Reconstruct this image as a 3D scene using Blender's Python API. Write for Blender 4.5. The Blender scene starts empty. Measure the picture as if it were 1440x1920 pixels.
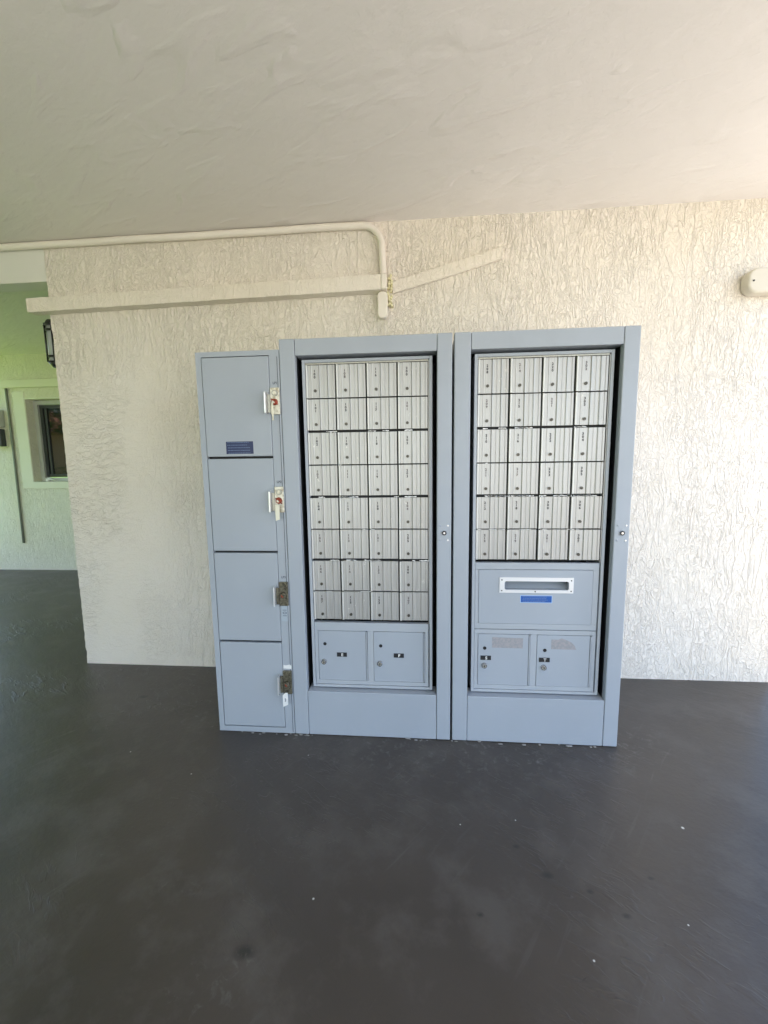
import bpy, bmesh, math, random
from mathutils import Matrix, Vector, noise
random.seed(7)
S = bpy.context.scene
COL = S.collection
rad = math.radians

# ------------------------------------------------------------------ camera
def cam_axes(yaw, pitch, roll):
    f = Vector((math.sin(yaw)*math.cos(pitch), math.cos(yaw)*math.cos(pitch), math.sin(pitch)))
    r = Vector((math.cos(yaw), -math.sin(yaw), 0)); u = r.cross(f)
    return r*math.cos(roll)+u*math.sin(roll), u*math.cos(roll)-r*math.sin(roll), f
cd = bpy.data.cameras.new('camera'); cam = bpy.data.objects.new('camera', cd); COL.objects.link(cam)
r_, u_, f_ = cam_axes(-0.0841, -0.1235, -0.0141)
M = Matrix.Identity(4)
for i in range(3):
    M[i][0] = r_[i]; M[i][1] = u_[i]; M[i][2] = -f_[i]
M[0][3], M[1][3], M[2][3] = 0.5645, -1.726, 1.2314
cam.matrix_world = M
cd.sensor_fit = 'VERTICAL'; cd.sensor_height = 36; cd.lens = 785.47/1920*36
cd.clip_start = 0.02; cd.clip_end = 500
S.camera = cam

# ------------------------------------------------------------------ world + sun
SUN_EL, SUN_AZ = rad(60), rad(176)          # azimuth clockwise from +Y
w = bpy.data.worlds.new('World'); S.world = w; w.use_nodes = True
nt = w.node_tree; nt.nodes.clear()
sky = nt.nodes.new('ShaderNodeTexSky'); sky.sky_type = 'NISHITA'; sky.sun_disc = False
sky.sun_elevation = SUN_EL; sky.sun_rotation = SUN_AZ
bg = nt.nodes.new('ShaderNodeBackground'); bg.inputs[1].default_value = 0.15
wo = nt.nodes.new('ShaderNodeOutputWorld')
nt.links.new(sky.outputs[0], bg.inputs[0]); nt.links.new(bg.outputs[0], wo.inputs[0])
ld = bpy.data.lights.new('sun', 'SUN'); ld.energy = 4.0; ld.angle = rad(0.5); ld.color = (1, .95, .87)
sun = bpy.data.objects.new('sun', ld); COL.objects.link(sun)
sd = Vector((math.sin(SUN_AZ)*math.cos(SUN_EL), math.cos(SUN_AZ)*math.cos(SUN_EL), math.sin(SUN_EL)))
sun.rotation_euler = sd.to_track_quat('Z', 'Y').to_euler(); sun.location = sd*30
S.view_settings.view_transform = 'Standard'; S.view_settings.look = 'None'
S.view_settings.exposure = 1.93; S.view_settings.gamma = 1
S.cycles.use_denoising = True
S.cycles.max_bounces = 10; S.cycles.diffuse_bounces = 8

# ------------------------------------------------------------------ materials
class G:
    """small node-graph helper"""
    def __init__(s, name):
        s.m = bpy.data.materials.new(name); s.m.use_nodes = True
        s.t = s.m.node_tree; s.b = s.t.nodes['Principled BSDF']
    def n(s, ty, **kw):
        x = s.t.nodes.new(ty)
        for k, v in kw.items():
            if k.startswith('i_'):
                k = k[2:]; k = int(k) if k.isdigit() else k.replace('_', ' ')
                s.put(v, x.inputs[k])
            else: setattr(x, k, v)
        return x
    def put(s, v, sock):
        if isinstance(v, bpy.types.NodeSocket): s.t.links.new(v, sock)
        elif isinstance(v, bpy.types.Node): s.t.links.new(v.outputs[0], sock)
        else: sock.default_value = v
    def math(s, op, a, b=0.0, c=None):
        x = s.n('ShaderNodeMath', operation=op); s.put(a, x.inputs[0]); s.put(b, x.inputs[1])
        if c is not None: s.put(c, x.inputs[2])
        return x.outputs[0]
    def co(s): return s.n('ShaderNodeTexCoord').outputs['Object']
    def gen_rand(s): return s.n('ShaderNodeObjectInfo').outputs['Random']
    def sc(s, v, x, y, z, off=None):
        m = s.n('ShaderNodeVectorMath', operation='MULTIPLY'); s.put(v, m.inputs[0]); m.inputs[1].default_value = (x, y, z)
        if off is None: return m.outputs[0]
        a = s.n('ShaderNodeVectorMath', operation='ADD'); s.put(m.outputs[0], a.inputs[0]); s.put(off, a.inputs[1])
        return a.outputs[0]
    def noise(s, v, scale=1, detail=2, rough=.5, dist=0):
        x = s.n('ShaderNodeTexNoise'); s.put(v, x.inputs['Vector'])
        x.inputs['Scale'].default_value = scale; x.inputs['Detail'].default_value = detail
        x.inputs['Roughness'].default_value = rough; x.inputs['Distortion'].default_value = dist
        return x.outputs[0]
    def rng(s, v, a, b, c=0., d=1., smooth=False):
        x = s.n('ShaderNodeMapRange'); s.put(v, x.inputs[0])
        if smooth: x.interpolation_type = 'SMOOTHSTEP'
        for i, q in enumerate((a, b, c, d)): s.put(q, x.inputs[i+1])
        return x.outputs[0]
    def mix(s, f, a, b):
        x = s.n('ShaderNodeMix', data_type='RGBA'); s.put(f, x.inputs[0])
        s.put(a if not isinstance(a, tuple) else (*a, 1), x.inputs[6]); s.put(b if not isinstance(b, tuple) else (*b, 1), x.inputs[7])
        return x.outputs[2]
    def bump(s, h, dist=.002, strength=1., normal=None):
        x = s.n('ShaderNodeBump'); s.put(h, x.inputs['Height']); x.inputs['Distance'].default_value = dist
        x.inputs['Strength'].default_value = strength
        if normal is not None: s.put(normal, x.inputs['Normal'])
        return x.outputs[0]
    def out(s, col=None, rough=None, metal=None, normal=None, spec=None):
        if col is not None: s.put(col if not isinstance(col, tuple) else (*col, 1), s.b.inputs['Base Color'])
        if rough is not None: s.put(rough, s.b.inputs['Roughness'])
        if metal is not None: s.put(metal, s.b.inputs['Metallic'])
        if normal is not None: s.put(normal, s.b.inputs['Normal'])
        if spec is not None: s.put(spec, s.b.inputs['Specular IOR Level'])
        return s.m

def ridge(g, v, sc, wd, detail=1.5, dist=0.):
    n = g.noise(v, sc, detail, .5, dist)
    a = g.math('ABSOLUTE', g.math('SUBTRACT', n, .5))
    return g.rng(a, 0., wd, 1., 0., True)

def mat_stucco(name, base, smooth_left=None, amt=1.0):
    g = G(name); c = g.co()
    warp = g.n('ShaderNodeTexNoise'); g.put(c, warp.inputs['Vector']); warp.inputs['Scale'].default_value = 9; warp.inputs['Detail'].default_value = 2
    wv = g.n('ShaderNodeVectorMath', operation='MULTIPLY_ADD')
    g.put(warp.outputs['Color'], wv.inputs[0]); wv.inputs[1].default_value = (.035, .02, .05); g.put(c, wv.inputs[2])
    v = wv.outputs[0]
    r1 = ridge(g, g.sc(v, 25, 12, 5.2), 1, .042, 1.6, .9)
    r2 = ridge(g, g.sc(v, 50, 36, 40), 1, .055, 1, .9)
    r3 = ridge(g, g.sc(v, 40, 26, 17, (5, 3, 9)), 1, .045, 1.2, .8)
    blot = g.noise(g.sc(c, 4, 4, 2.2), 1, 2)
    k2 = g.rng(blot, .35, .6, .55, 1.)
    k1 = g.rng(g.noise(g.sc(c, 2.5, 2, 1.6, (4, 4, 4)), 1, 1), .35, .6, .5, 1.)
    h = g.math('ADD', g.math('MULTIPLY', r1, k1), g.math('MULTIPLY', g.math('MAXIMUM', r2, r3), g.math('MULTIPLY', k2, .8)))
    # soft trowel swell under the lines
    h = g.math('ADD', h, g.math('MULTIPLY', g.noise(g.sc(v, 22, 20, 9), 1, 2), .35))
    if smooth_left is not None:
        x0, x1 = smooth_left
        sx = g.n('ShaderNodeSeparateXYZ'); g.put(c, sx.inputs[0])
        wob = g.math('ADD', sx.outputs[0], g.math('MULTIPLY', g.noise(g.sc(c, 3, 3, 3), 1, 2), .25))
        mx = g.rng(wob, x0, x1, 1., 0., True)
        mz = g.rng(g.math('ADD', sx.outputs[2], g.math('MULTIPLY', blot, .3)), 1.75, 2.05, 1., 0., True)
        m = g.math('MULTIPLY', mx, mz)
        rs = g.math('MAXIMUM', ridge(g, g.sc(v, 14, 14, 40), 1, .04, 3, .6), g.math('MULTIPLY', r2, .5))
        hs = g.math('ADD', g.math('MULTIPLY', rs, g.rng(blot, .4, .6, .2, .7)), g.math('MULTIPLY', g.noise(g.sc(v, 10, 10, 30), 1, 3), .7))
        mixn = g.n('ShaderNodeMix', data_type='FLOAT'); g.put(m, mixn.inputs[0]); g.put(h, mixn.inputs[2]); g.put(hs, mixn.inputs[3])
        h = mixn.outputs[0]
    nrm = g.bump(h, .0042*amt, .85)
    fine = g.bump(g.noise(c, 260, 2), .0006, .5, nrm)
    dirt = g.rng(g.noise(g.sc(c, 1.3, 1.3, 1.3), 1, 4), .3, .75, 0., 1.)
    col = g.mix(dirt, base, tuple(q*f for q, f in zip(base, (.95, .93, .88))))
    col = g.mix(g.math('MULTIPLY', g.rng(r1, .4, 1), .0), col, tuple(q*.8 for q in base))
    return g.out(col, .62, normal=fine, spec=.3)

CREAM = (.825, .765, .69)
m_stucco = mat_stucco('cream stucco paint', CREAM, (-1.15, -.35))
m_stucco_b = mat_stucco('pale stucco paint', (.81, .80, .66), None, 1.0)

def mat_paint(name, base, rough=.5, bumpd=.0008, sc=40, var=.06):
    g = G(name); c = g.co()
    n = g.noise(c, sc, 3)
    big = g.noise(c, 3, 3)
    return g.out(g.mix(g.rng(big, .3, .7), base, tuple(q*(1-var) for q in base)), rough, normal=g.bump(n, bumpd, .8), spec=.35)
m_cream = mat_paint('cream gloss paint', (.83, .77, .69), .45, .0018, 28)
m_cream_tex = mat_stucco('textured cream trunking paint', (.83, .77, .69), None, .45)
m_beam = mat_paint('white beam paint', (.74, .725, .68), .55, .0012, 14)
m_tan = mat_paint('shaded cream box paint', (.66, .61, .51), .5, .001, 20)  # cream made darker, shade of the box face put into its colour
m_smooth = mat_paint('smooth trim paint', (.76, .76, .61), .55, .001, 20)

g = G('ceiling plaster'); c = g.co()
v = g.sc(c, 1, 1, 1)
rot = g.n('ShaderNodeVectorRotate', rotation_type='Z_AXIS'); g.put(c, rot.inputs['Vector']); rot.inputs['Angle'].default_value = rad(28)
sw = g.noise(g.sc(rot, 2.0, 7.5, 1), 1, 3, .55, .7)
lump = g.rng(g.noise(g.sc(rot, 3.2, 9, 1, (7, 2, 1)), 1, 2, .5, 1.0), .55, .75)
h = g.math('ADD', sw, g.math('MULTIPLY', lump, .55))
nb = g.bump(h, .012, .5); nb = g.bump(g.noise(g.sc(rot, 9, 14, 1), 1, 4, .6, .5), .004, .6, nb)
nb = g.bump(g.noise(c, 34, 4, .6), .0018, .6, nb)
nb = g.bump(g.noise(c, 150, 2), .0007, .6, nb)
m_ceil = g.out(g.mix(g.rng(g.noise(c, 1.6, 3), .3, .7), (.84, .80, .775), (.81, .77, .745)), .7, normal=nb, spec=.25)

# floor: dark grey deck paint, worn
g = G('dark grey floor paint'); c = g.co()
big = g.noise(c, 1.1, 4, .6); med = g.noise(c, 5, 5, .65)
col = g.mix(g.rng(big, .3, .7), (.037, .029, .0225), (.068, .055, .046))
col = g.mix(g.math('MULTIPLY', g.rng(med, .49, .64), .7), col, (.088, .075, .064))
scf = g.n('ShaderNodeVectorRotate', rotation_type='Z_AXIS'); g.put(c, scf.inputs['Vector']); scf.inputs['Angle'].default_value = rad(-52)
st = g.math('MULTIPLY', g.rng(g.noise(g.sc(scf, 3, 38, 1), 1, 4, .65, .5), .60, .70), g.rng(g.noise(c, 2.3, 2), .48, .6))
col = g.mix(g.math('MULTIPLY', st, .35), col, (.13, .12, .11))
def speck(scale, rad_, thr, off):
    vo = g.n('ShaderNodeTexVoronoi'); g.put(g.sc(c, 1, 1.2, 1, off), vo.inputs['Vector']); vo.inputs['Scale'].default_value = scale
    near = g.rng(vo.outputs['Distance'], rad_*.5, rad_, 1., 0.)
    pick = g.math('GREATER_THAN', g.n('ShaderNodeSeparateColor', i_0=vo.outputs['Color']).outputs[0], thr)
    return g.math('MULTIPLY', near, pick)
col = g.mix(speck(9, .035, .80, (3, 1, 0)), col, (.5, .49, .46))
col = g.mix(g.math('MULTIPLY', speck(5, .05, .80, (0, 5, 0)), .9), col, (.018, .017, .016))
def patch(x, y, r, ns=30, lo=.45, hi=.62, rough_dir=(1, 1, 1)):
    d = g.n('ShaderNodeVectorMath', operation='DISTANCE'); g.put(g.sc(c, *rough_dir), d.inputs[0]); d.inputs[1].default_value = (x*rough_dir[0], y*rough_dir[1], 0)
    return g.math('MULTIPLY', g.rng(d.outputs['Value'], r*.3, r, 1., 0.), g.rng(g.noise(c, ns, 4, .7, .6), lo, hi))
marks = [(1.04, -.09, .09, (1, 2, 1)), (.02, -.94, .09, (1, 1, 1)), (.12, -.90, .09, (1.6, 1, 1)), (1.30, -.02, .10, (1, 1, 1)),
         (-.15, -.70, .07, (.6, 2, 1)), (1.45, .05, .25, (1, 1.4, 1)), (.02, -.03, .07, (1, 2, 1)), (-.45, .08, .18, (1, 1.5, 1)), (.7, -.06, .5, (.5, 2, 1))]
for x, y, r, rd in marks:
    col = g.mix(g.math('MULTIPLY', patch(x, y, r, 26, .54, .70, rd), .4), col, (.20, .19, .18))
for x, y, r in [(.94, -.589, .022), (1.048, -.629, .014), (1.119, -.689, .016), (.726, -.713, .013), (1.24, -.577, .012), (.12, -.845, .035), (-.9, .25, .03), (.87, -.5, .015)]:
    col = g.mix(g.math('MULTIPLY', patch(x, y, r, 90, .3, .45, (1, 1.6, 1)), .85), col, (.016, .015, .015))
for x, y, r in [(.262, -.704, .004), (1.437, -.393, .006), (.99, -.80, .0035), (.89, -.40, .003), (.70, -.43, .003), (1.27, -.70, .003)]:
    col = g.mix(patch(x, y, r, 200, .1, .2), col, (.75, .74, .70))
rot = g.n('ShaderNodeVectorRotate', rotation_type='Z_AXIS'); g.put(c, rot.inputs['Vector']); rot.inputs['Angle'].default_value = rad(35)
tr = g.math('MULTIPLY', g.noise(g.sc(rot, 4, 11, 1), 1, 4, .6, .6), g.rng(g.noise(c, 1.3, 2), .4, .6, .25, 1.))
flake = g.rng(g.noise(g.sc(rot, 9, 30, 1), 1, 3, .6, 1.), .56, .62)
reg = g.rng(g.noise(c, 1.3, 2), .5, .62)
hh = g.math('ADD', tr, g.math('MULTIPLY', g.math('MULTIPLY', flake, reg), .35))
nb = g.bump(hh, .006, .55); nb = g.bump(g.noise(c, 60, 4, .6), .0012, .7, nb); nb = g.bump(g.noise(c, 400, 2), .0004, .6, nb)
m_floor = g.out(col, g.rng(med, .3, .7, .30, .46), normal=nb, spec=.65)

def mat_cab(name, base):
    g = G(name); c = g.co()
    big = g.noise(g.sc(c, 3, 3, 1.5), 1, 4)
    col = g.mix(g.rng(big, .3, .7), base, tuple(q*.93 for q in base))
    sm = g.rng(g.noise(g.sc(c, 6, 6, 16), 1, 5, .7, .8), .60, .72)
    col = g.mix(g.math('MULTIPLY', sm, .10), col, (.52, .55, .58))
    return g.out(col, g.rng(g.noise(g.sc(c, 9, 9, 5), 1, 5, .7), .35, .65, .30, .55), normal=g.bump(g.noise(c, 350, 2), .0003, .6, g.bump(g.noise(g.sc(c, 5, 5, 3), 1, 2), .003, .5)), spec=.4)
m_cab = mat_cab('blue grey powder coat', (.375, .41, .46))
m_cab_in = mat_cab('blue grey inner frame', (.40, .43, .47))
m_black = G('black gap shade').out((.006, .006, .007), .6)  # black colour stands in for the shade inside gaps and holes
m_dark = G('dark rubber').out((.02, .021, .023), .45)

g = G('brushed aluminium'); c = g.co(); rn = g.gen_rand()
off = g.n('ShaderNodeCombineXYZ'); g.put(g.math('MULTIPLY', rn, 37.), off.inputs[0]); g.put(g.math('MULTIPLY', rn, 91.), off.inputs[2])
streak = g.noise(g.sc(c, 420, 50, 5, off.outputs[0]), 1, 3, .6)
col = g.mix(g.rng(streak, .3, .7), (.35, .343, .33), (.52, .512, .495))
col = g.mix(g.rng(rn, 0., 1., 0., .28), col, (.36, .35, .33))
rs = g.rng(g.noise(g.sc(c, 55, 40, 30, off.outputs[0]), 1, 4, .7, .7), .64, .72)
rs = g.math('MULTIPLY', rs, g.math('GREATER_THAN', rn, .62))
col = g.mix(g.math('MULTIPLY', rs, .7), col, (.80, .78, .70))
met = g.math('SUBTRACT', .55, g.math('MULTIPLY', rs, .5))
m_alu = g.out(col, g.rng(streak, .3, .7, .34, .50), met, normal=g.bump(streak, .0003, .5))
m_alu_b = G('bright aluminium').out((.80, .80, .80), .32, .6)
g = G('dull brass lock'); m_lock = g.out(g.mix(g.noise(g.co(), 600, 2), (.07, .062, .05), (.15, .14, .12)), .4, .8)
m_alu_e = G('polished door edge').out((.62, .615, .59), .4, .3)
m_chrome = G('worn chrome').out((.55, .55, .55), .25, 1.)
m_ink = G('black ink').out((.012, .012, .014), .6)
m_inkr = G('faded ink').out((.10, .08, .08), .6)
m_inkl = G('pencil grey ink').out((.09, .10, .13), .7)
m_white = mat_paint('white plastic', (.80, .80, .79), .4, .0002, 200, .05)
m_blue = G('blue sticker').out((.012, .09, .36), .35)
m_blue2 = G('navy sticker').out((.006, .016, .085), .35)
m_pale = G('pale print').out((.17, .24, .40), .5)
m_pale2 = G('bright blue edge').out((.35, .52, .78), .5)
g = G('torn label residue'); c = g.co()
m_resid = g.out(g.mix(g.rng(g.noise(c, 90, 4, .7), .42, .6), (.29, .295, .31), (.36, .335, .345)), .8)
g = G('cream lock plate'); c = g.co()
m_plate = g.out(g.mix(g.rng(g.noise(c, 70, 4), .45, .7), (.72, .69, .58), (.40, .34, .24)), .45, .25)
g = G('tarnished lock plate'); c = g.co()
m_rustp = g.out(g.mix(g.rng(g.noise(c, 110, 5, .7), .4, .62), (.20, .185, .13), (.055, .045, .03)), .5, .5, normal=g.bump(g.noise(c, 200, 3), .0008, .8))
g = G('red rust'); c = g.co()
m_rust = g.out(g.mix(g.rng(g.noise(c, 180, 4), .4, .6), (.42, .06, .03), (.16, .045, .02)), .7, .1, normal=g.bump(g.noise(c, 300, 3), .001, .8))
g = G('steel grey barrel'); m_steel = g.out(g.mix(g.noise(g.co(), 200, 2), (.28, .27, .23), (.48, .46, .40)), .4, .7)
m_keytag = mat_paint('ivory key tag', (.80, .77, .62), .4, .0004, 150, .1)
m_foam = mat_paint('yellow foam sealant', (.80, .76, .50), .7, .004, 60, .1)
m_blackm = G('black metal').out((.010, .010, .011), .35)
m_glassw = G('frosted lamp glass').out((.42, .45, .45), .25)
m_win = G('dark window glass').out((.012, .016, .014), .04, spec=.9)
m_winf = mat_paint('window frame aluminium', (.55, .56, .52), .4, .0002, 90)
m_dframe = G('dark screen frame').out((.035, .037, .036), .45)
m_meter = G('dark grey meter').out((.05, .055, .06), .4)
g = G('lawn grass'); c = g.co()
m_lawn = g.out(g.mix(g.rng(g.noise(c, 14, 6, .7), .3, .7), (.14, .25, .025), (.19, .31, .035)), .9, spec=.1)
g = G('pale concrete'); c = g.co()
m_conc = g.out(g.mix(g.rng(g.noise(c, 2, 6, .6), .3, .7), (.46, .415, .35), (.52, .475, .405)), .9, spec=.2)
g = G('leaf green'); c = g.co()
m_leaf = g.out(g.mix(g.noise(c, 20, 3), (.04, .09, .02), (.08, .15, .03)), .6)
m_bark = mat_paint('bark', (.12, .09, .06), .9, .01, 20)
m_terr = mat_paint('terracotta tile', (.42, .17, .09), .8, .004, 10)
m_peach = mat_paint('peach wall', (.62, .40, .27), .8, .003, 12)

# ------------------------------------------------------------------ builders
def box(bm, x0, x1, y0, y1, z0, z1, mi=0):
    vs = [bm.verts.new(p) for p in ((x0,y0,z0),(x1,y0,z0),(x1,y1,z0),(x0,y1,z0),(x0,y0,z1),(x1,y0,z1),(x1,y1,z1),(x0,y1,z1))]
    for f in ((3,2,1,0),(4,5,6,7),(0,1,5,4),(1,2,6,5),(2,3,7,6),(3,0,4,7)):
        bm.faces.new([vs[i] for i in f]).material_index = mi
def cyl(bm, c, r, d, axis='y', seg=20, mi=0, r2=None):
    """cylinder whose front end is at c, running depth d along +axis"""
    r2 = r if r2 is None else r2
    A, B = [], []
    for i in range(seg):
        a = 2*math.pi*i/seg; p, q = math.cos(a), math.sin(a)
        def P(rr, t):
            if axis == 'y': return (c[0]+p*rr, c[1]+t, c[2]+q*rr)
            if axis == 'z': return (c[0]+p*rr, c[1]+q*rr, c[2]+t)
            return (c[0]+t, c[1]+p*rr, c[2]+q*rr)
        A.append(bm.verts.new(P(r, 0))); B.append(bm.verts.new(P(r2, d)))
    for i in range(seg):
        j = (i+1) % seg
        f = bm.faces.new((A[i], A[j], B[j], B[i])); f.material_index = mi; f.smooth = True
    bm.faces.new(A[::-1]).material_index = mi; bm.faces.new(B).material_index = mi
def tube(bm, pts, r, seg=14, mi=0):
    rings = []
    pts = [Vector(p) for p in pts]
    for k, p in enumerate(pts):
        t = (pts[min(k+1, len(pts)-1)]-pts[max(k-1, 0)]).normalized()
        a = Vector((0, 1, 0)); a = (a-t*a.dot(t)).normalized(); b = t.cross(a)
        rings.append([bm.verts.new(p+a*math.cos(2*math.pi*i/seg)*r+b*math.sin(2*math.pi*i/seg)*r) for i in range(seg)])
    for k in range(len(rings)-1):
        for i in range(seg):
            j = (i+1) % seg
            f = bm.faces.new((rings[k][i], rings[k][j], rings[k+1][j], rings[k+1][i])); f.smooth = True; f.material_index = mi
    for rr in (rings[0], rings[-1][::-1]):
        bm.faces.new(rr).material_index = mi
def prism(bm, poly, y0, y1, mi=0):
    """poly: (x, z) outline extruded from y0 (front) to y1"""
    A = [bm.verts.new((x, y0, z)) for x, z in poly]; B = [bm.verts.new((x, y1, z)) for x, z in poly]
    n = len(poly)
    for i in range(n):
        j = (i+1) % n; bm.faces.new((A[i], A[j], B[j], B[i])).material_index = mi
    bm.faces.new(A[::-1]).material_index = mi; bm.faces.new(B).material_index = mi
def ring(bm, x0, x1, z0, z1, wd, y0, y1, mi=0, wb=None):
    wb = wd if wb is None else wb
    box(bm, x0, x0+wd, y0, y1, z0, z1, mi); box(bm, x1-wd, x1, y0, y1, z0, z1, mi)
    box(bm, x0+wd, x1-wd, y0, y1, z1-wd, z1, mi); box(bm, x0+wd, x1-wd, y0, y1, z0, z0+wb, mi)
def roundrect(x0, x1, z0, z1, r, n=5):
    o = []
    for cx, cz, a0 in ((x1-r, z1-r, 0), (x0+r, z1-r, 90), (x0+r, z0+r, 180), (x1-r, z0+r, 270)):
        for k in range(n+1):
            a = rad(a0+90*k/n); o.append((cx+r*math.cos(a), cz+r*math.sin(a)))
    return o
def mk(name, bm, mats, parent=None, bevel=0, loc=(0, 0, 0), seg=2):
    bmesh.ops.recalc_face_normals(bm, faces=bm.faces)
    me = bpy.data.meshes.new(name); bm.to_mesh(me); bm.free()
    for m in (mats if isinstance(mats, (list, tuple)) else [mats]): me.materials.append(m)
    o = bpy.data.objects.new(name, me); COL.objects.link(o); o.location = loc
    if parent is not None: o.parent = parent
    if bevel:
        b = o.modifiers.new('bevel', 'BEVEL'); b.width = bevel; b.segments = seg; b.limit_method = 'ANGLE'; b.angle_limit = rad(40)
    return o
def tag(o, label, cat, group=None):
    o['label'] = label; o['category'] = cat
    if group: o['group'] = group
    return o
def thing(name, label, cat, loc=(0, 0, 0), group=None):
    o = bpy.data.objects.new(name, None); COL.objects.link(o); o.location = loc; o.empty_display_size = .1
    return tag(o, label, cat, group)
def struct(o): o['kind'] = 'structure'; return o
def B(): return bmesh.new()

# text as mesh -------------------------------------------------------------
def text_mesh(s, size, align='CENTER', bold=0.0, space=1.0):
    cu = bpy.data.curves.new('t', 'FONT'); cu.body = s; cu.size = size; cu.align_x = align; cu.align_y = 'CENTER'
    cu.space_line = space; cu.offset = bold; cu.resolution_u = 3
    o = bpy.data.objects.new('t', cu); COL.objects.link(o)
    dg = bpy.context.evaluated_depsgraph_get()
    me = bpy.data.meshes.new_from_object(o.evaluated_get(dg))
    bpy.data.objects.remove(o); bpy.data.curves.remove(cu)
    return me
def add_text(bm, s, size, x, y, z, mi=0, rot=0, bold=0.0, sx=1.0):
    """write s standing in the x-z plane facing -y, centred on (x, z)"""
    me = text_mesh(s, size, bold=bold)
    n0 = len(bm.verts); nf = len(bm.faces)
    bm.from_mesh(me); bm.verts.ensure_lookup_table(); bm.faces.ensure_lookup_table()
    vs = bm.verts[n0:]
    if vs:
        mx = (min(v.co.x for v in vs)+max(v.co.x for v in vs))/2; my = (min(v.co.y for v in vs)+max(v.co.y for v in vs))/2
        ca, sa = math.cos(rot), math.sin(rot)
        for v in vs:
            p, q = (v.co.x-mx)*sx, v.co.y-my
            v.co = (x+p*ca-q*sa, y, z+p*sa+q*ca)
    for f in bm.faces[nf:]: f.material_index = mi
    bpy.data.meshes.remove(me)

# ================================================================== SETTING
D = .5885          # wall plane
H = 2.448          # ceiling height
XR, XL, YF = 2.56, -4.95, -5.2
YB = 2.7526        # rear wall plane

bm = B(); box(bm, -120, 120, -120, 120, -.6, -.12); struct(mk('ground', bm, m_conc))
bm = B(); box(bm, -60, XL-.25, -60, 60, -.116, -.10); struct(mk('lawn', bm, m_lawn))
bm = B(); box(bm, XL-.2, XR+.06, YF-.1, 6, -.115, 0); struct(mk('floor', bm, m_floor))
bm = B(); box(bm, XL, XR, YF, 6, H, H+.22); struct(mk('ceiling', bm, m_ceil))

# main stucco wall (front face gridded so the corner can wander a little)
def wall_block(name, x0, x1, y0, y1, z0, z1, mat, label, jit=.004):
    bm = B(); n = 160
    zs = [z0+(z1-z0)*i/n for i in range(n+1)]
    prof = []
    for z in zs:
        j = noise.noise(Vector((x0*3, y0, z*28)))*jit+noise.noise(Vector((x0, y0*2, z*90)))*jit*.6
        k = noise.noise(Vector((9, y0, z*30)))*jit*.5
        prof.append([bm.verts.new(p) for p in ((x0+j, y0-abs(k), z), (x1, y0, z), (x1, y1, z), (x0, y1, z), (x0+.03, y0, z))])
    for a, b in zip(prof, prof[1:]):
        for i, j in ((4, 1), (1, 2), (2, 3), (3, 0), (0, 4)):
            bm.faces.new((a[i], a[j], b[j], b[i]))
    for p in (prof[0], prof[-1]):
        bm.faces.new((p[0], p[4], p[1], p[2], p[3]))
    return tag(mk(name, bm, mat), label, 'wall')
wall_block('stucco_wall', -1.4985, 2.462, D, D+1.1, 0, H, m_stucco, 'cream wall with heavy vertical trowelled stucco behind the mailboxes')
bm = B(); box(bm, XL+.02, -2.0, -4.0, -3.8, 0, H-.002)  # unseen wall, added to hold back light from the left front
tag(mk('light_block_wall', bm, m_beam), 'unseen plain wall added across the walkway to block light from the left front', 'wall')
# beam running left from the wall top
bm = B(); box(bm, XL+.02, -1.497, D+.004, D+.115, 2.247, H-.001)
tag(mk('ceiling_beam', bm, m_beam, bevel=.003), 'smooth off-white beam under the ceiling left of the stucco wall', 'beam')

# rear wall with window opening
WX0, WX1, WZ0, WZ1 = -3.845, -2.75, 1.035, 1.962
bm = B()
for a in ((XL+.02, WX0, 0, H), (WX1, 2.4, 0, H), (WX0, WX1, 0, WZ0), (WX0, WX1, WZ1, H)):
    box(bm, a[0], a[1], YB, YB+.22, a[2], a[3])
bmesh.ops.remove_doubles(bm, verts=bm.verts, dist=1e-5)
tag(mk('rear_wall', bm, m_stucco_b), 'pale stucco wall at the far left, with the window in it', 'wall')
wn = thing('window', 'dark window in a deep reveal in the far left wall', 'window', (WX0, YB, WZ0))
W_, H_ = WX1-WX0, WZ1-WZ0
bm = B(); ring(bm, .001, W_-.001, .001, H_-.001, .045, .095, .16); mk('frame', bm, m_winf, wn, .002)
bm = B(); ring(bm, .05, W_-.05, .05, H_-.05, .035, .12, .15); box(bm, .11, .135, .118, .149, .086, H_-.086); mk('sash', bm, m_dframe, wn, .002)
bm = B(); box(bm, .08, W_-.08, .132, .138, .08, H_-.08); mk('pane', bm, m_win, wn)
bm = B(); box(bm, -.005, W_+.05, -.012, .09, -.075, .004); mk('sill', bm, m_smooth, wn, .004)
bm = B(); box(bm, -.14, 0-.006, -.005, .005, -.07, H_+.09); box(bm, -.006, W_+.1, -.005, .004, H_+.004, H_+.018); mk('trim', bm, m_smooth, wn, .002)
bm = B(); tube(bm, [(.10, .085, .022), (.12, .06, .034), (.15, .045, .034), (.19, .04, .022), (.22, .04, .018)], .008, 10); cyl(bm, (.11, .05, .02), .016, .05, 'y', 14); mk('crank_handle', bm, m_white, wn)

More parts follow.
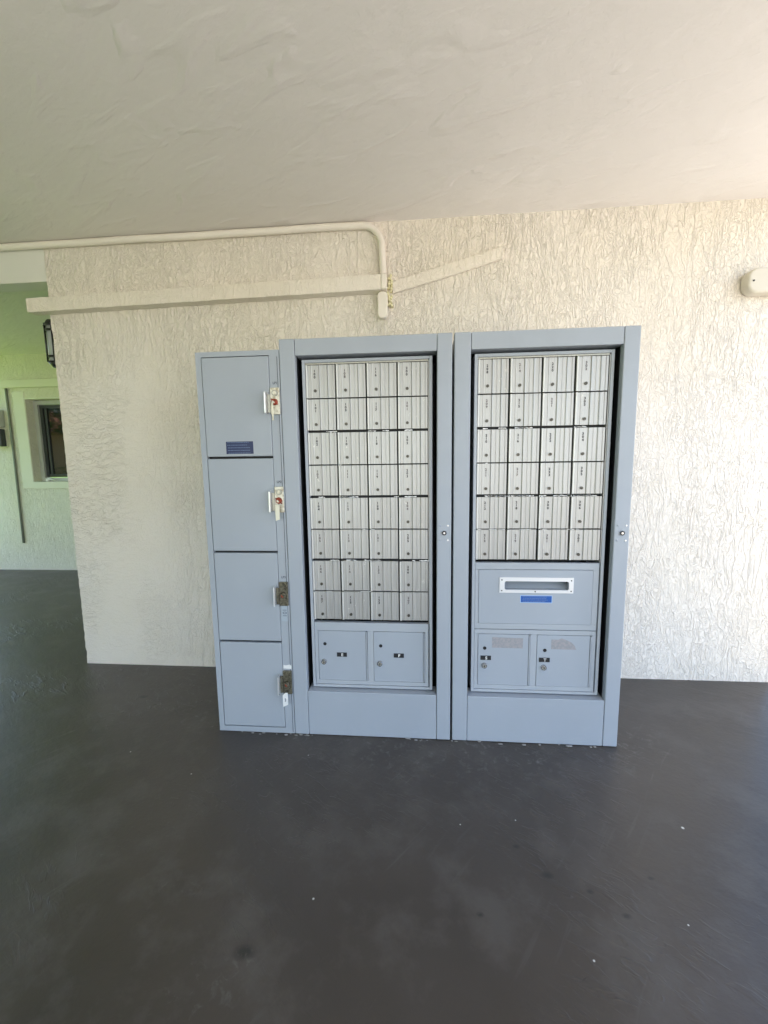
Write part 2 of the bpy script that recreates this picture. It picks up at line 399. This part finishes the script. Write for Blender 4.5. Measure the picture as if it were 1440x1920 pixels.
bm = B(); box(bm, -4.085, 2.39, YB-.035, YB-.0005, 2.088, 2.176)
tag(mk('ledge', bm, m_smooth, bevel=.006), 'long flat painted ledge running along the far left wall above the window', 'ledge')
bm = B(); tube(bm, [(-4.045, YB-.014, 2.086), (-4.045, YB-.014, 1.2), (-4.055, YB-.014, .325)], .012, 12)  # conduit colour is darkened to carry the shadow of the ledge
tag(mk('vertical_conduit', bm, mat_paint('shaded conduit', (.22, .24, .19), .5)), 'thin conduit, coloured dark for the ledge shadow, dropping down the far left wall beside the window', 'conduit')
t = thing('meter_box', 'grey box with a dark meter cover beside the thin vertical conduit', 'box', (-4.23, YB, 1.44))
bm = B(); box(bm, -.06, .11, -.07, 0, .22, .41); mk('upper_box', bm, m_winf, t, .004)
bm = B(); cyl(bm, (.06, -.076, .33), .006, .01); mk('screw', bm, m_ink, t)
bm = B(); box(bm, -.06, .122, -.012, 0, -.005, .205); mk('back_plate', bm, m_smooth, t, .003)
bm = B(); box(bm, -.05, .112, -.075, -.012, .005, .198); mk('meter_cover', bm, m_meter, t, .006)

# outside, seen mirrored in the far window
for k, (px, py) in enumerate(((-4.9, .75),)):
    bm = B(); box(bm, px-.12, px+.12, py-.12, py+.12, -.1, H); tag(mk('support_post', bm, m_smooth, bevel=.006), 'pale square post holding up the left edge of the ceiling', 'post')
def leaf_cloud(bm, cx, cy, cz, rx, ry, rz, n, s):
    for _ in range(n):
        while 1:
            p = Vector((random.uniform(-1, 1), random.uniform(-1, 1), random.uniform(-1, 1)))
            if p.length < 1 and p.length > .45: break
        q = Vector((cx+p.x*rx, cy+p.y*ry, cz+p.z*rz)); a = Vector((random.gauss(0, 1), random.gauss(0, 1), random.gauss(0, 1))).normalized(); b = a.orthogonal().normalized()
        L = s*random.uniform(.6, 1.3)
        bm.faces.new([bm.verts.new(q+a*L), bm.verts.new(q+b*L*.4), bm.verts.new(q-a*L), bm.verts.new(q-b*L*.4)])
bm = B()
for k in range(16): leaf_cloud(bm, -13.6+random.uniform(-.3, .3), -14+k*1.3, .55, .8, .9, .75, 260, .10)
o = mk('hedge', bm, m_leaf); o['label'] = 'green hedge mirrored in the far window'; o['category'] = 'hedge'
for k, (tx, ty, tr_) in enumerate(((-15.5, -6.5, 1.9), (-16.5, -12.5, 2.3))):
    t = thing('tree', ['broad green tree beyond the hedge, nearer the window', 'taller green tree beyond the hedge, farther along'][k], 'tree', (tx, ty, -.1), 'trees beyond the hedge')
    bm = B(); cyl(bm, (0, 0, 0), .2, 3.2, 'z', 12, 0, .1); mk('trunk', bm, m_bark, t)
    bm = B(); leaf_cloud(bm, 0, 0, 4.3, tr_, tr_, 1.6, 2600, .16); mk('crown', bm, m_leaf, t)
t = thing('house', 'peach walled house with a terracotta roof mirrored in the far window', 'house', (-22, -15, -.1))
bm = B(); box(bm, -4, 4, -6, 8, 0, 2.9); mk('wall', bm, m_peach, t)
bm = B()
prf = [(-4.5, 2.9), (4.5, 2.9), (0, 4.6)]
A_ = [bm.verts.new((x, -6.5, z)) for x, z in prf]; B_ = [bm.verts.new((x, 8.5, z)) for x, z in prf]
for i in range(3): bm.faces.new((A_[i], A_[(i+1) % 3], B_[(i+1) % 3], B_[i]))
bm.faces.new(A_); bm.faces.new(B_); mk('roof', bm, m_terr, t)

# ================================================================== WALL FITTINGS
# conduit along the wall head, bending down
zc = 2.425; yc = D-.02
pts = [(XL+.05, yc, zc+.0), (-3, yc, zc)]
pts += [(-1.5+i*.12, yc+noise.noise(Vector((i*.7, 0, 0)))*.0, zc+noise.noise(Vector((i*.35, 2, 0)))*.004) for i in range(15)]
bx, R_ = .275, .105
for k in range(0, 11):
    a = rad(90-9*k); pts.append((bx+R_*math.cos(a), yc, zc-R_+R_*math.sin(a)))
pts += [(bx+R_+.002, yc, 2.25), (bx+R_+.004, yc, 2.165)]
bm = B(); tube(bm, pts, .0175, 18)
tag(mk('conduit_pipe', bm, m_cream), 'cream painted pipe along the ceiling edge that bends down to the long trunking', 'pipe')
# trunking
t = thing('cable_trunking', 'long cream painted box trunking crossing the wall above the mailboxes', 'trunking', (-1.58, D, 2.065))
def sheared(x0, x1, za0, za1, zb0, zb1, y0, y1, n=60, jit=.0015):
    bm = B(); R0 = []
    for i in range(n+1):
        f = i/n; x = x0+(x1-x0)*f; a = za0+(zb0-za0)*f; b = za1+(zb1-za1)*f
        j = noise.noise(Vector((x*14, 0, 1)))*jit*2; k = noise.noise(Vector((x*17, 5, 1)))*jit*2
        R0.append([bm.verts.new(p) for p in ((x, y0, a+j), (x, y0, b+k), (x, y1, b+k), (x, y1, a+j))])
    for p, q in zip(R0, R0[1:]):
        for i in range(4): bm.faces.new((p[i], p[(i+1) % 4], q[(i+1) % 4], q[i]))
    bm.faces.new(R0[0]); bm.faces.new(R0[-1]); return bm
L_ = .405+1.58
mk('trunk_body', sheared(0, L_-.03, 0, .073, .031, .106, -.062, -.0005), m_cream_tex, t, .003)
mk('end_cap', sheared(L_-.03, L_, .032, .106, .033, .108, -.066, -.0005, 4), m_cream, t, .006)
bm = B(); leaf = roundrect(.355, .407, 1.962, 2.094, .022)
prism(bm, leaf, D-.045, D-.0005)
tag(mk('pipe_fitting', bm, m_cream, bevel=.006, seg=3), 'small rounded cream fitting hanging below the right end of the trunking', 'conduit fitting')
bm = B()
for k in range(26):
    x = .418+random.uniform(-.012, .012); z = 2.03+k*.0062; r = random.uniform(.005, .011)
    cyl(bm, (x, D-random.uniform(.012, .03), z), r*.5, .03, 'y', 8, 0, r)
tag(mk('foam_sealant', bm, m_foam), 'yellowish foam sealant oozing beside the trunking end', 'sealant')
# slanted strip
bm = B()
prism(bm, [(.432, 2.09), (.432, 2.15), (.985, 2.290), (.998, 2.262), (.99, 2.232), (.72, 2.160)], D-.018, D-.0005)
tag(mk('wall_strip', bm, m_cream_tex, bevel=.004), 'thin painted board strip slanting upward over the mailboxes', 'board')
t = thing('junction_box', 'cream box with a rounded end at the right edge of the wall', 'box', (2.135, D, 2.0))
bm = B(); prism(bm, roundrect(0, .26, 0, .115, .045, 8), -.06, -.0005); mk('housing', bm, m_tan, t, .012, seg=4)
bm = B(); cyl(bm, (.022, -.063, .055), .004, .006); mk('screw', bm, m_ink, t)
# sconce on the wall's end face
t = thing('wall_sconce', 'black wall lamp with a frosted tube on the stucco wall end under the trunking', 'lamp', (-1.4985, D+.11, 1.812))
bm = B(); box(bm, -.05, -.0005, -.05, .05, .0, .27); mk('back_plate', bm, m_blackm, t, .004)
sx_ = -.083
bm = B(); cyl(bm, (sx_, 0, .02), .040, .225, 'z', 24); mk('lamp_tube', bm, m_glassw, t)
bm = B(); cyl(bm, (sx_, 0, .225), .054, .035, 'z', 24, 0, .036); cyl(bm, (sx_, 0, .195), .048, .012, 'z', 24); box(bm, sx_, -.02, -.012, .012, .233, .252); mk('top_cap', bm, m_blackm, t)
for ax, ay in ((-.028, -.038), (.02, -.043)):
    bm = B(); cyl(bm, (sx_+ax, ay, .02), .005, .22, 'z', 10); mk('cage_rod', bm, m_blackm, t)
bm = B(); cyl(bm, (sx_, 0, -.005), .026, .03, 'z', 24, 0, .050); cyl(bm, (sx_, 0, .045), .048, .012, 'z', 24); box(bm, sx_, -.02, -.012, .012, .004, .02); mk('bottom_cap', bm, m_blackm, t)

# ================================================================== MAILBOX CABINETS
WU = .697; HU = 1.722
DY = .040           # recess of the inner cabinet face
PX0, PW = .0955, .1275
PZ0, PH = 1.625, .138
def door_mesh(hgt):
    """extruded aluminium door with ribs; origin at its top left, front towards -y"""
    W = PW-.0036
    p = [(.002, 0), (.002, .0065), (.0035, .0075), (.0085, .0075), (.010, .0055), (.0115, .0020), (.0225, .0020), (.0235, .0034), (.0262, .0034), (.0272, .0026),
         (.0500, .0026), (.0510, .0010), (.0555, .0010), (.0575, .0024), (.0592, .0040), (.0608, .0024), (.0640, .0016), (.0745, .0016), (.0755, .0006), (.0770, .0006), (.0780, .0016),
         (.0900, .0016), (.0925, .0024), (.0942, .0040), (.0958, .0024), (.0985, .0016), (.1120, .0016), (.1130, .0005), (.1142, .0005), (.1150, .0024), (W-.001, .0024), (W, .0014), (W, -.008)]
    p = [(x, d*1.05 if d > 0 else d) for x, d in p]; p[0] = (.002, -.008)
    bm = B()
    for z0, z1, e in ((0, -hgt, 0),):
        A = [bm.verts.new((x, -d, z0)) for x, d in p]; C = [bm.verts.new((x, -d, z1)) for x, d in p]
        for i in range(len(p)-1): bm.faces.new((A[i], A[i+1], C[i+1], C[i])).material_index = 1 if 1 <= i <= 3 or i in (8,) else 0
        bm.faces.new((A[-1], A[0], C[0], C[-1])); bm.faces.new(A); bm.faces.new(C)
    bmesh.ops.recalc_face_normals(bm, faces=bm.faces)
    me = bpy.data.meshes.new('mailbox_door'); bm.to_mesh(me); bm.free(); me.materials.append(m_alu); me.materials.append(m_alu_e)
    return me
HG, HS = .1326, .1268
door_me = {h: door_mesh(h) for h in (HG, HS)}
bm = B(); cyl(bm, (0, -.0065, 0), .0062, .005, 'y', 20); box(bm, -.0010, .0010, -.0071, -.0064, -.0036, .0036, 1)
bmesh.ops.recalc_face_normals(bm, faces=bm.faces)
lock_me = bpy.data.meshes.new('lock'); bm.to_mesh(lock_me); bm.free(); lock_me.materials.append(m_lock); lock_me.materials.append(m_ink)
glyph = {}
def number_mesh(s, ink):
    bm = B()
    for i, ch in enumerate(s): add_text(bm, ch, .0132, 0, 0, -i*.0124, 0, 0, .0005, 1.05)
    me = bpy.data.meshes.new('number'); bm.to_mesh(me); bm.free(); me.materials.append(ink); return me

ORD = {1: 'first', 2: 'second', 3: 'third', 4: 'fourth'}
def mail_doors(root, cols, rows):
    for c_, nums in enumerate(cols):
        for r in range(rows):
            hgt = HG if r % 2 == 0 else HS
            o = bpy.data.objects.new('mailbox_door', door_me[hgt]); COL.objects.link(o); o.parent = root
            o.location = (PX0+c_*PW+random.uniform(-.0004, .0004), DY+.004+random.uniform(-.0006, .0006), PZ0-r*PH-random.uniform(0, .0010))
            o.rotation_euler = (random.uniform(-.006, .006), random.uniform(-.003, .003), random.uniform(-.012, .010))
            l = bpy.data.objects.new('lock', lock_me); COL.objects.link(l); l.parent = o; l.location = (.0400, -.0015, -.1035)
            l.rotation_euler = (0, random.choice((0, 0, .4, 1.57)), 0)
            n = bpy.data.objects.new('number', number_mesh(str(nums[r]), m_inkr if random.random() < .2 else m_ink)); COL.objects.link(n)
            n.parent = o; n.location = (.0385+random.uniform(-.001, .001), -.0037, -.0235+random.uniform(-.001, .001))
def scraps(root, x0, x1, z, n, wd=.006):
    """torn white label remnants caught in a gap between rows"""
    for _ in range(n):
        bm = B(); x = random.uniform(x0, x1-.02); L = random.uniform(.008, .05); k = max(3, int(L/.005)); pts = []
        up = [(x+L*i/k, z+random.uniform(.0002, wd*.4)) for i in range(k+1)]; dn = [(x+L*i/k, z-random.uniform(.0002, wd*.4)) for i in range(k+1)]
        prism(bm, up+dn[::-1], DY-.0015, DY-.0008)
        mk('label_scrap', bm, m_white, root)

def parcel_door(root, x0, x1, z0, z1, letter, lx, lz, hole, key, residue=None):
    bm = B(); box(bm, x0, x1, DY-.004, DY+.012, z0, z1)
    d = mk('parcel_door', bm, m_cab, root, .0012)
    bm = B(); cyl(bm, (hole[0], DY-.0052, hole[1]), .0075, .002, 'y', 20)
    mk('lock_hole', bm, m_black, d)
    bm = B(); cyl(bm, (key[0], DY-.012, key[1]), .0115, .008, 'y', 24, 0, .0125); cyl(bm, (key[0], DY-.0135, key[1]), .0075, .002, 'y', 20, 1); box(bm, key[0]-.0012, key[0]+.0012, DY-.0142, DY-.0134, key[1]-.005, key[1]+.005, 2)
    mk('lock', bm, [m_chrome, m_steel, m_ink], d)
    bm = B(); box(bm, lx-.0225, lx+.0225, DY-.0062, DY-.0040, lz-.0095, lz+.0095); add_text(bm, letter, .0185, lx+.002, DY-.0068, lz, 1, 0, .0006)
    mk('letter_plate', bm, [m_ink, m_white], d)
    for sx in (-1, 1):
        for sz in (-1, 1):
            bm = B(); cyl(bm, (hole[0]+sx*.013, DY-.0045, hole[1]+sz*.017), .0022, .001, 'y', 10); mk('rivet', bm, m_cab_in, d)
    if residue:
        bm = B(); prism(bm, residue, DY-.0046, DY-.0040); mk('label_residue', bm, m_resid, d)
    bm = B()
    box(bm, x1+.0015, x1+.0065, DY-.006, DY+.004, z0+.002, z1-.002)
    mk('hinge', bm, m_cab_in, d, .001)

def cabinet(ox, label, cols, rows):
    t = thing('mailbox_cabinet', label, 'mailbox cabinet', (ox, 0, 0), 'tall mailbox cabinets')
    yb = D-.012
    for a, b in ((0, .064), (.638, WU)):
        bm = B(); box(bm, a, b, 0, .032, .002, HU); mk('side_post', bm, m_cab, t, .0035)
    bm = B(); box(bm, .0655, .6365, .0015, .075, 1.656, HU-.0008); mk('top_rail', bm, m_cab, t, .002)
    bm = B(); box(bm, .0655, .6365, .0015, .075, .002, .209); mk('base_panel', bm, m_cab, t, .002)
    bm = B()
    box(bm, .004, .0065, .0322, yb, .004, HU-.004); box(bm, WU-.0065, WU-.004, .0322, yb, .004, HU-.004); box(bm, .007, WU-.007, .076, yb, HU-.0065, HU-.004); box(bm, .007, WU-.007, yb-.003, yb, .004, HU-.007)
    mk('casing', bm, m_cab, t)
    bm = B(); box(bm, .0640, .0650, .0325, .22, .21, 1.655); box(bm, .637, .638, .0325, .22, .21, 1.655); box(bm, .066, .637, .0755, .22, 1.6552, 1.6562); box(bm, .066, .637, .0755, .22, .2085, .2095); box(bm, .068, .634, .20, .22, .212, 1.653)
    mk('cavity_shade', bm, m_black, t)  # black liner sheets stand in for the unlit void around the frame
    zt = PZ0+.004
    bm = B()
    ring(bm, .083, .6205, .214, 1.646, .0125, DY-.006, .19)
    mk('inner_frame', bm, m_cab_in, t, .0015)
    gz = PZ0-rows*PH
    # black sheet behind the doors, painting the shade in their gaps
    bm = B(); box(bm, .0958, .6038, DY+.022, DY+.04, gz+.002, 1.6333); mk('gap_shade_sheet', bm, m_black, t)
    bm = B(); box(bm, .0958, .6038, DY-.001, DY+.005, PZ0+.0012, 1.6333); mk('top_trim', bm, m_steel, t, .001)
    bm = B(); box(bm, .6046, .6078, DY-.001, DY+.03, gz, 1.63); mk('side_trim', bm, m_alu, t)
    mail_doors(t, cols, rows)
    # frame bars under the mail doors
    bm = B()
    def panel_frame(z0, z1, holes):
        xs = [.0962]; 
        f = .0965; e = .6036
        zlo = min(h[2] for h in holes); zhi = max(h[3] for h in holes)
        box(bm, f, e, DY-.003, DY+.02, zhi+.0012, z1); box(bm, f, e, DY-.003, DY+.02, z0, zlo-.0012)
        edges = [f]+[v for h in holes for v in (h[0]-.0012, h[1]+(.0080 if len(holes) > 1 else .0012))]+[e]
        for i in range(0, len(edges), 2): box(bm, edges[i], edges[i+1], DY-.003, DY+.02, zlo-.0012, zhi+.0012)
    return t, panel_frame, gz, bm

c_a = [list(range(100, 108)), list(range(108, 116)), list(range(116, 124)), list(range(200, 208))]
A, pf, gz, bm = cabinet(0, 'blue-grey cabinet of eight mailbox rows with small doors E and F below', c_a, 8)
ha = [(.1125, .3265, .2475, .4785), (.3620, .5800, .2475, .4785)]
pf(.2275, gz-.003, ha)
mk('lower_frame', bm, m_cab_in, A, .0015)
parcel_door(A, *ha[0], 'E', .218, .369, None, (.142, .418), (.136, .335)) if False else parcel_door(A, *ha[0], 'E', .218, .369, (.142, .418), (.136, .335))
parcel_door(A, *ha[1], 'F', .473, .371, (.393, .414), (.388, .332))
for r, n in ((2, 5), (3, 1), (4, 6), (5, 2), (6, 9), (7, 2)): scraps(A, .11, .59, PZ0-r*PH+.0035 if r % 2 == 0 else PZ0-r*PH+.0018, n, .008 if r % 2 == 0 else .003)

c_b = [list(range(208, 214)), list(range(214, 220)), [220, 221, 222, 223, 300, 301], list(range(302, 308))]
Bc, pf, gz, bm = cabinet(.7055, 'blue-grey cabinet with the outgoing mail slot and small doors S and T', c_b, 6)
pf(.502, gz-.003, [(.1125, .5800, .528, .764)])
hb = [(.1125, .3265, .2475, .4785), (.3620, .5800, .2475, .4785)]
pf(.2275, .4995, hb)
mk('lower_frame', bm, m_cab_in, Bc, .0015)
bm = B()
sl = (.222, .482, .679, .715)
box(bm, .1125, sl[0], DY-.004, DY+.01, .528, .764); box(bm, sl[1], .5800, DY-.004, DY+.01, .528, .764)
box(bm, sl[0], sl[1], DY-.004, DY+.01, .528, sl[2]); box(bm, sl[0], sl[1], DY-.004, DY+.01, sl[3], .764)
bmesh.ops.remove_doubles(bm, verts=bm.verts, dist=1e-6)
cp = mk('collection_panel', bm, m_cab, Bc)
# slot frame with a rounded opening
bm = B(); out_ = [(.198, .665), (.502, .665), (.502, .732), (.198, .732)]
inn = roundrect(.2185, .4835, .6775, .7155, .009, 4)
def loopring(bm, outer, inner, y0, y1):
    # bridge a rounded hole with a rectangular plate
    n = len(inner); O = []
    x0, x1 = outer[0][0], outer[1][0]; z0, z1 = outer[0][1], outer[2][1]; q = n//4
    for i, (x, z) in enumerate(inner):
        k = i // q; cx, cz = [(x1, z1), (x0, z1), (x0, z0), (x1, z0)][k]
        O.append((cx, cz) if 0 < (i % q) < q-1 else ((x, cz) if (i % q == q-1) == (k % 2 == 0) else (cx, z)))
    fi = [bm.verts.new((x, y0, z)) for x, z in inner]; fo = [bm.verts.new((x, y0, z)) for x, z in O]
    bi = [bm.verts.new((x, y1, z)) for x, z in inner]; bo = [bm.verts.new((x, y1, z)) for x, z in O]
    for i in range(n):
        j = (i+1) % n
        for a, b in ((fi, fo), (bo, bi), (bi, fi), (fo, bo)):
            try: bm.faces.new((a[i], a[j], b[j], b[i]))
            except ValueError: pass
    bmesh.ops.remove_doubles(bm, verts=bm.verts, dist=1e-6)
loopring(bm, out_, inn, DY-.0075, DY-.0042)
mk('slot_frame', bm, m_alu_b, cp)
bm = B()
for x, z in ((.2075, .721), (.4925, .720), (.2075, .6745), (.4925, .674), (.346, .6713)): cyl(bm, (x, DY-.0085, z), .0028, .0015, 'y', 12)
mk('screw', bm, m_ink, cp)
bm = B(); box(bm, .215, .49, DY+.0101, DY+.05, .66, .678); box(bm, .215, .49, DY+.0101, DY+.10, .7155, .72); box(bm, .215, .49, DY+.09, DY+.10, .678, .7155)
p0 = [bm.verts.new(p) for p in ((.215, DY+.012, .676), (.49, DY+.012, .676), (.49, DY+.075, .7155), (.215, DY+.075, .7155))]; bm.faces.new(p0)
mk('mail_chute', bm, m_cab_in, cp)
def sticker(parent, x0, x1, z0, z1, y, mat, lines, rim=m_pale2):
    bm = B(); box(bm, x0, x1, y-.0005, y, z0, z1); box(bm, x0+.0025, x1-.0025, y-.0008, y-.0005, z0+.0025, z1-.0025, 1)
    n = lines
    for i in range(n):
        z = z1-.0065-(z1-z0-.013)*i/max(1, n-1); x = x0+random.uniform(.008, .012); xe = x1-random.uniform(.008, .035)
        while x < xe-.002:
            L = min(random.uniform(.004, .012), xe-x); box(bm, x, x+L, y-.001, y-.0008, z-.0009, z+.0009, 2); x += L+random.uniform(.0012, .0022)
    return mk('sticker', bm, [rim, mat, m_pale], parent)
sticker(cp, .286, .418, .621, .654, DY-.0041, m_blue, 4)
for hx, L, lx, lz, ho, ke, res in ((0, 'S', .146, .371, (.141, .415), (.140, .336), [(.172, .418), (.302, .417), (.303, .463), (.172, .465)]),
                                   (1, 'T', .394, .368, (.395, .411), (.392, .334), [(.421, .417), (.525, .416), (.518, .434), (.505, .448), (.482, .459), (.463, .466), (.450, .459), (.421, .460)])):
    parcel_door(Bc, *hb[hx], L, lx, lz, ho, ke, res)
for r, n in ((2, 8), (3, 1), (4, 26), (5, 7)): scraps(Bc, .10, .59, PZ0-r*PH+.0035 if r % 2 == 0 else PZ0-r*PH+.0018, n, .008 if r % 2 == 0 else .004)

# master locks on the right posts
for root in (A, Bc):
    bm = B(); cyl(bm, (.668, -.003, .928), .0115, .003, 'y', 24); cyl(bm, (.668, -.005, .928), .0095, .002, 'y', 24, 1); cyl(bm, (.668, -.0062, .928), .0045, .0015, 'y', 16, 2)
    mk('master_lock', bm, [m_cab, m_ink, m_chrome], root)
    for sx in (-1, 1):
        for sz in (-1, 1):
            bm = B(); cyl(bm, (.667+sx*.0165, -.0022, .928+sz*.0305), .0030, .0022, 'y', 14, 0, .0042); mk('rivet', bm, m_alu_b if sx > 0 else m_cab, root)

# ================================================================== PARCEL LOCKER
LX0, LX1, LH = -.3555, -.0015, 1.682
PL = thing('parcel_locker', 'lower blue-grey cabinet of four tall parcel doors at the left of the mailboxes', 'parcel locker')
fx0, fx1 = -.330, -.0455
zs = [(1.2545, 1.659), (.8480, 1.2455), (.4410, .8390), (.031, .4320)]
bm = B()
box(bm, LX0, fx0-.0020, .001, D-.03, .003, LH); box(bm, fx1+.0020, LX1, .001, D-.03, .003, LH)
box(bm, fx0-.0020, fx1+.0020, .001, D-.03, 1.6620, LH); box(bm, fx0-.0020, fx1+.0020, .001, D-.03, .003, .0278)
bmesh.ops.remove_doubles(bm, verts=bm.verts, dist=1e-6)
mk('body', bm, m_cab, PL)
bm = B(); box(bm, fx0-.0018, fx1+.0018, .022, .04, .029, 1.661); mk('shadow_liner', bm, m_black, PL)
for i, (z0, z1) in enumerate(zs):
    bm = B(); box(bm, fx0, fx1, -.0015 if i == 0 else 0, .02, z0, z1); d = mk('locker_door', bm, m_cab, PL, .0035)
    if i == 0: sticker(d, -.2465, -.1235, 1.2625, 1.3195, -.0016, m_blue2, 5, m_cab_in)
bm = B(); box(bm, -.0105, -.009, -.0003, .0008, .01, 1.655); mk('post_seam', bm, m_dark, PL)
lk = [(1.424, 1.531, m_plate), (1.017, 1.126, m_plate), (.607, .713, m_rustp), (.198, .306, m_rustp)]
for i, (z0, z1, pm) in enumerate(lk):
    xo = -.0005
    bm = B(); box(bm, -.0415, -.0035, -.010, .0008, z0, z1); pl = mk('lock_plate', bm, pm, PL, .0015)
    bm = B(); zc_ = (z0+z1)/2
    cyl(bm, (-.021, -.016, z1-.022), .0125, .006, 'y', 24); cyl(bm, (-.021, -.0185, z1-.022), .0075, .003, 'y', 18, 1)
    mk('upper_barrel', bm, [m_steel, m_plate] if i < 2 else [m_rustp, m_rustp], pl)
    bm = B(); n0 = 22
    cyl(bm, (-.0235, -.020, zc_-.004), .0115, .010, 'y', 22, 0, .014); cyl(bm, (-.0235, -.024, zc_-.004), .0065, .005, 'y', 16, 1)
    tube(bm, [(-.034, -.02, zc_+.006), (-.022, -.024, zc_+.001), (-.012, -.022, zc_-.010), (-.010, -.018, zc_-.016)], .003, 8)
    mk('key_barrel', bm, [m_rust if i < 2 else m_rustp, m_plate if i < 2 else m_rust], pl)
    # staple on the door edge
    bm = B(); zz0, zz1 = z0+.003, z1-.016
    prism(bm, [(-.0615, zz0+.004), (-.0585, zz0), (-.0555, zz0), (-.0545, zz1-.006), (-.0575, zz1), (-.0605, zz1-.006)], -.032, -.0026)
    mk('keeper', bm, m_alu_b, pl, .001)
    bm = B(); box(bm, -.054, -.0418, -.012, -.0026, zz0+.004, zz1-.01); mk('bolt', bm, m_rustp if i >= 2 else m_steel, pl, .001)
    # printed code above
    if i < 3:
        bm = B(); add_text(bm, 'LP%d' % (i+1), .0135, -.0225, .0002, z1+.0200, 0, 0, .0004, 1.0); mk('printed_code', bm, m_inkl, PL)
bm = B(); prism(bm, [(-.041, .3145), (-.006, .3130), (-.0045, .327), (-.012, .333), (-.03, .329), (-.040, .331)], -.0004, .0006); mk('white_tape', bm, m_white, PL)
bm = B(); prism(bm, [(-.038, .535), (-.012, .533), (-.010, .604), (-.036, .604)], .0001, .0008); add_text(bm, '101', .026, -.024, -.0004, .572, 1, rad(-90), 0, 1.0)
mk('handwritten_tape', bm, [mat_paint('pale tape', (.40, .46, .52), .5), m_inkl], PL)

# keys / tags hanging from locks
bm = B(); cyl(bm, (-.0265, -.030, 1.398), .0040, .075, 'z', 14, 0, .0032)
tag(mk('key_rod', bm, m_keytag), 'thin ivory key stick hanging from the topmost parcel lock', 'key')
bm = B(); prism(bm, [(-.034, .984), (-.017, .990), (-.016, 1.052), (-.034, 1.053)], -.033, -.027)
tag(mk('key_tag', bm, m_keytag, bevel=.001), 'ivory rectangular key tag on the second parcel lock from the top', 'key tag')
bm = B(); loopring(bm, [(-.0395, .150), (-.0165, .150), (-.0165, .216), (-.0395, .216)], roundrect(-.0305, -.0245, .176, .192, .0025, 4), -.033, -.028)
for v_ in bm.verts:
    if v_.co.z < .151: v_.co.z += (v_.co.x+.0395)*.5
    if v_.co.z > .2155 and v_.co.x < -.035: v_.co.z -= .010
tag(mk('key_tag', bm, m_white, bevel=.0008), 'bright white tag with a hole on the lowest parcel lock', 'key tag')

# crumbs of sealant at the cabinet foot
bm = B()
for _ in range(30):
    x = random.choice((random.uniform(-.33, .03), random.uniform(.02, .08), random.uniform(.45, .6), random.uniform(.7, 1.4))); r = random.uniform(.002, .006)
    bmesh.ops.create_icosphere(bm, subdivisions=1, radius=r, matrix=Matrix.Translation((x, -random.uniform(.0, .012), r*.5)) @ Matrix.Diagonal((random.uniform(1, 3), 1, .6, 1)))
o = mk('floor_debris', bm, mat_paint('grey crumbs', (.30, .29, .28), .9)); o['kind'] = 'stuff'; o['label'] = 'pale crumbs of sealant along the cabinet foot'; o['category'] = 'debris'
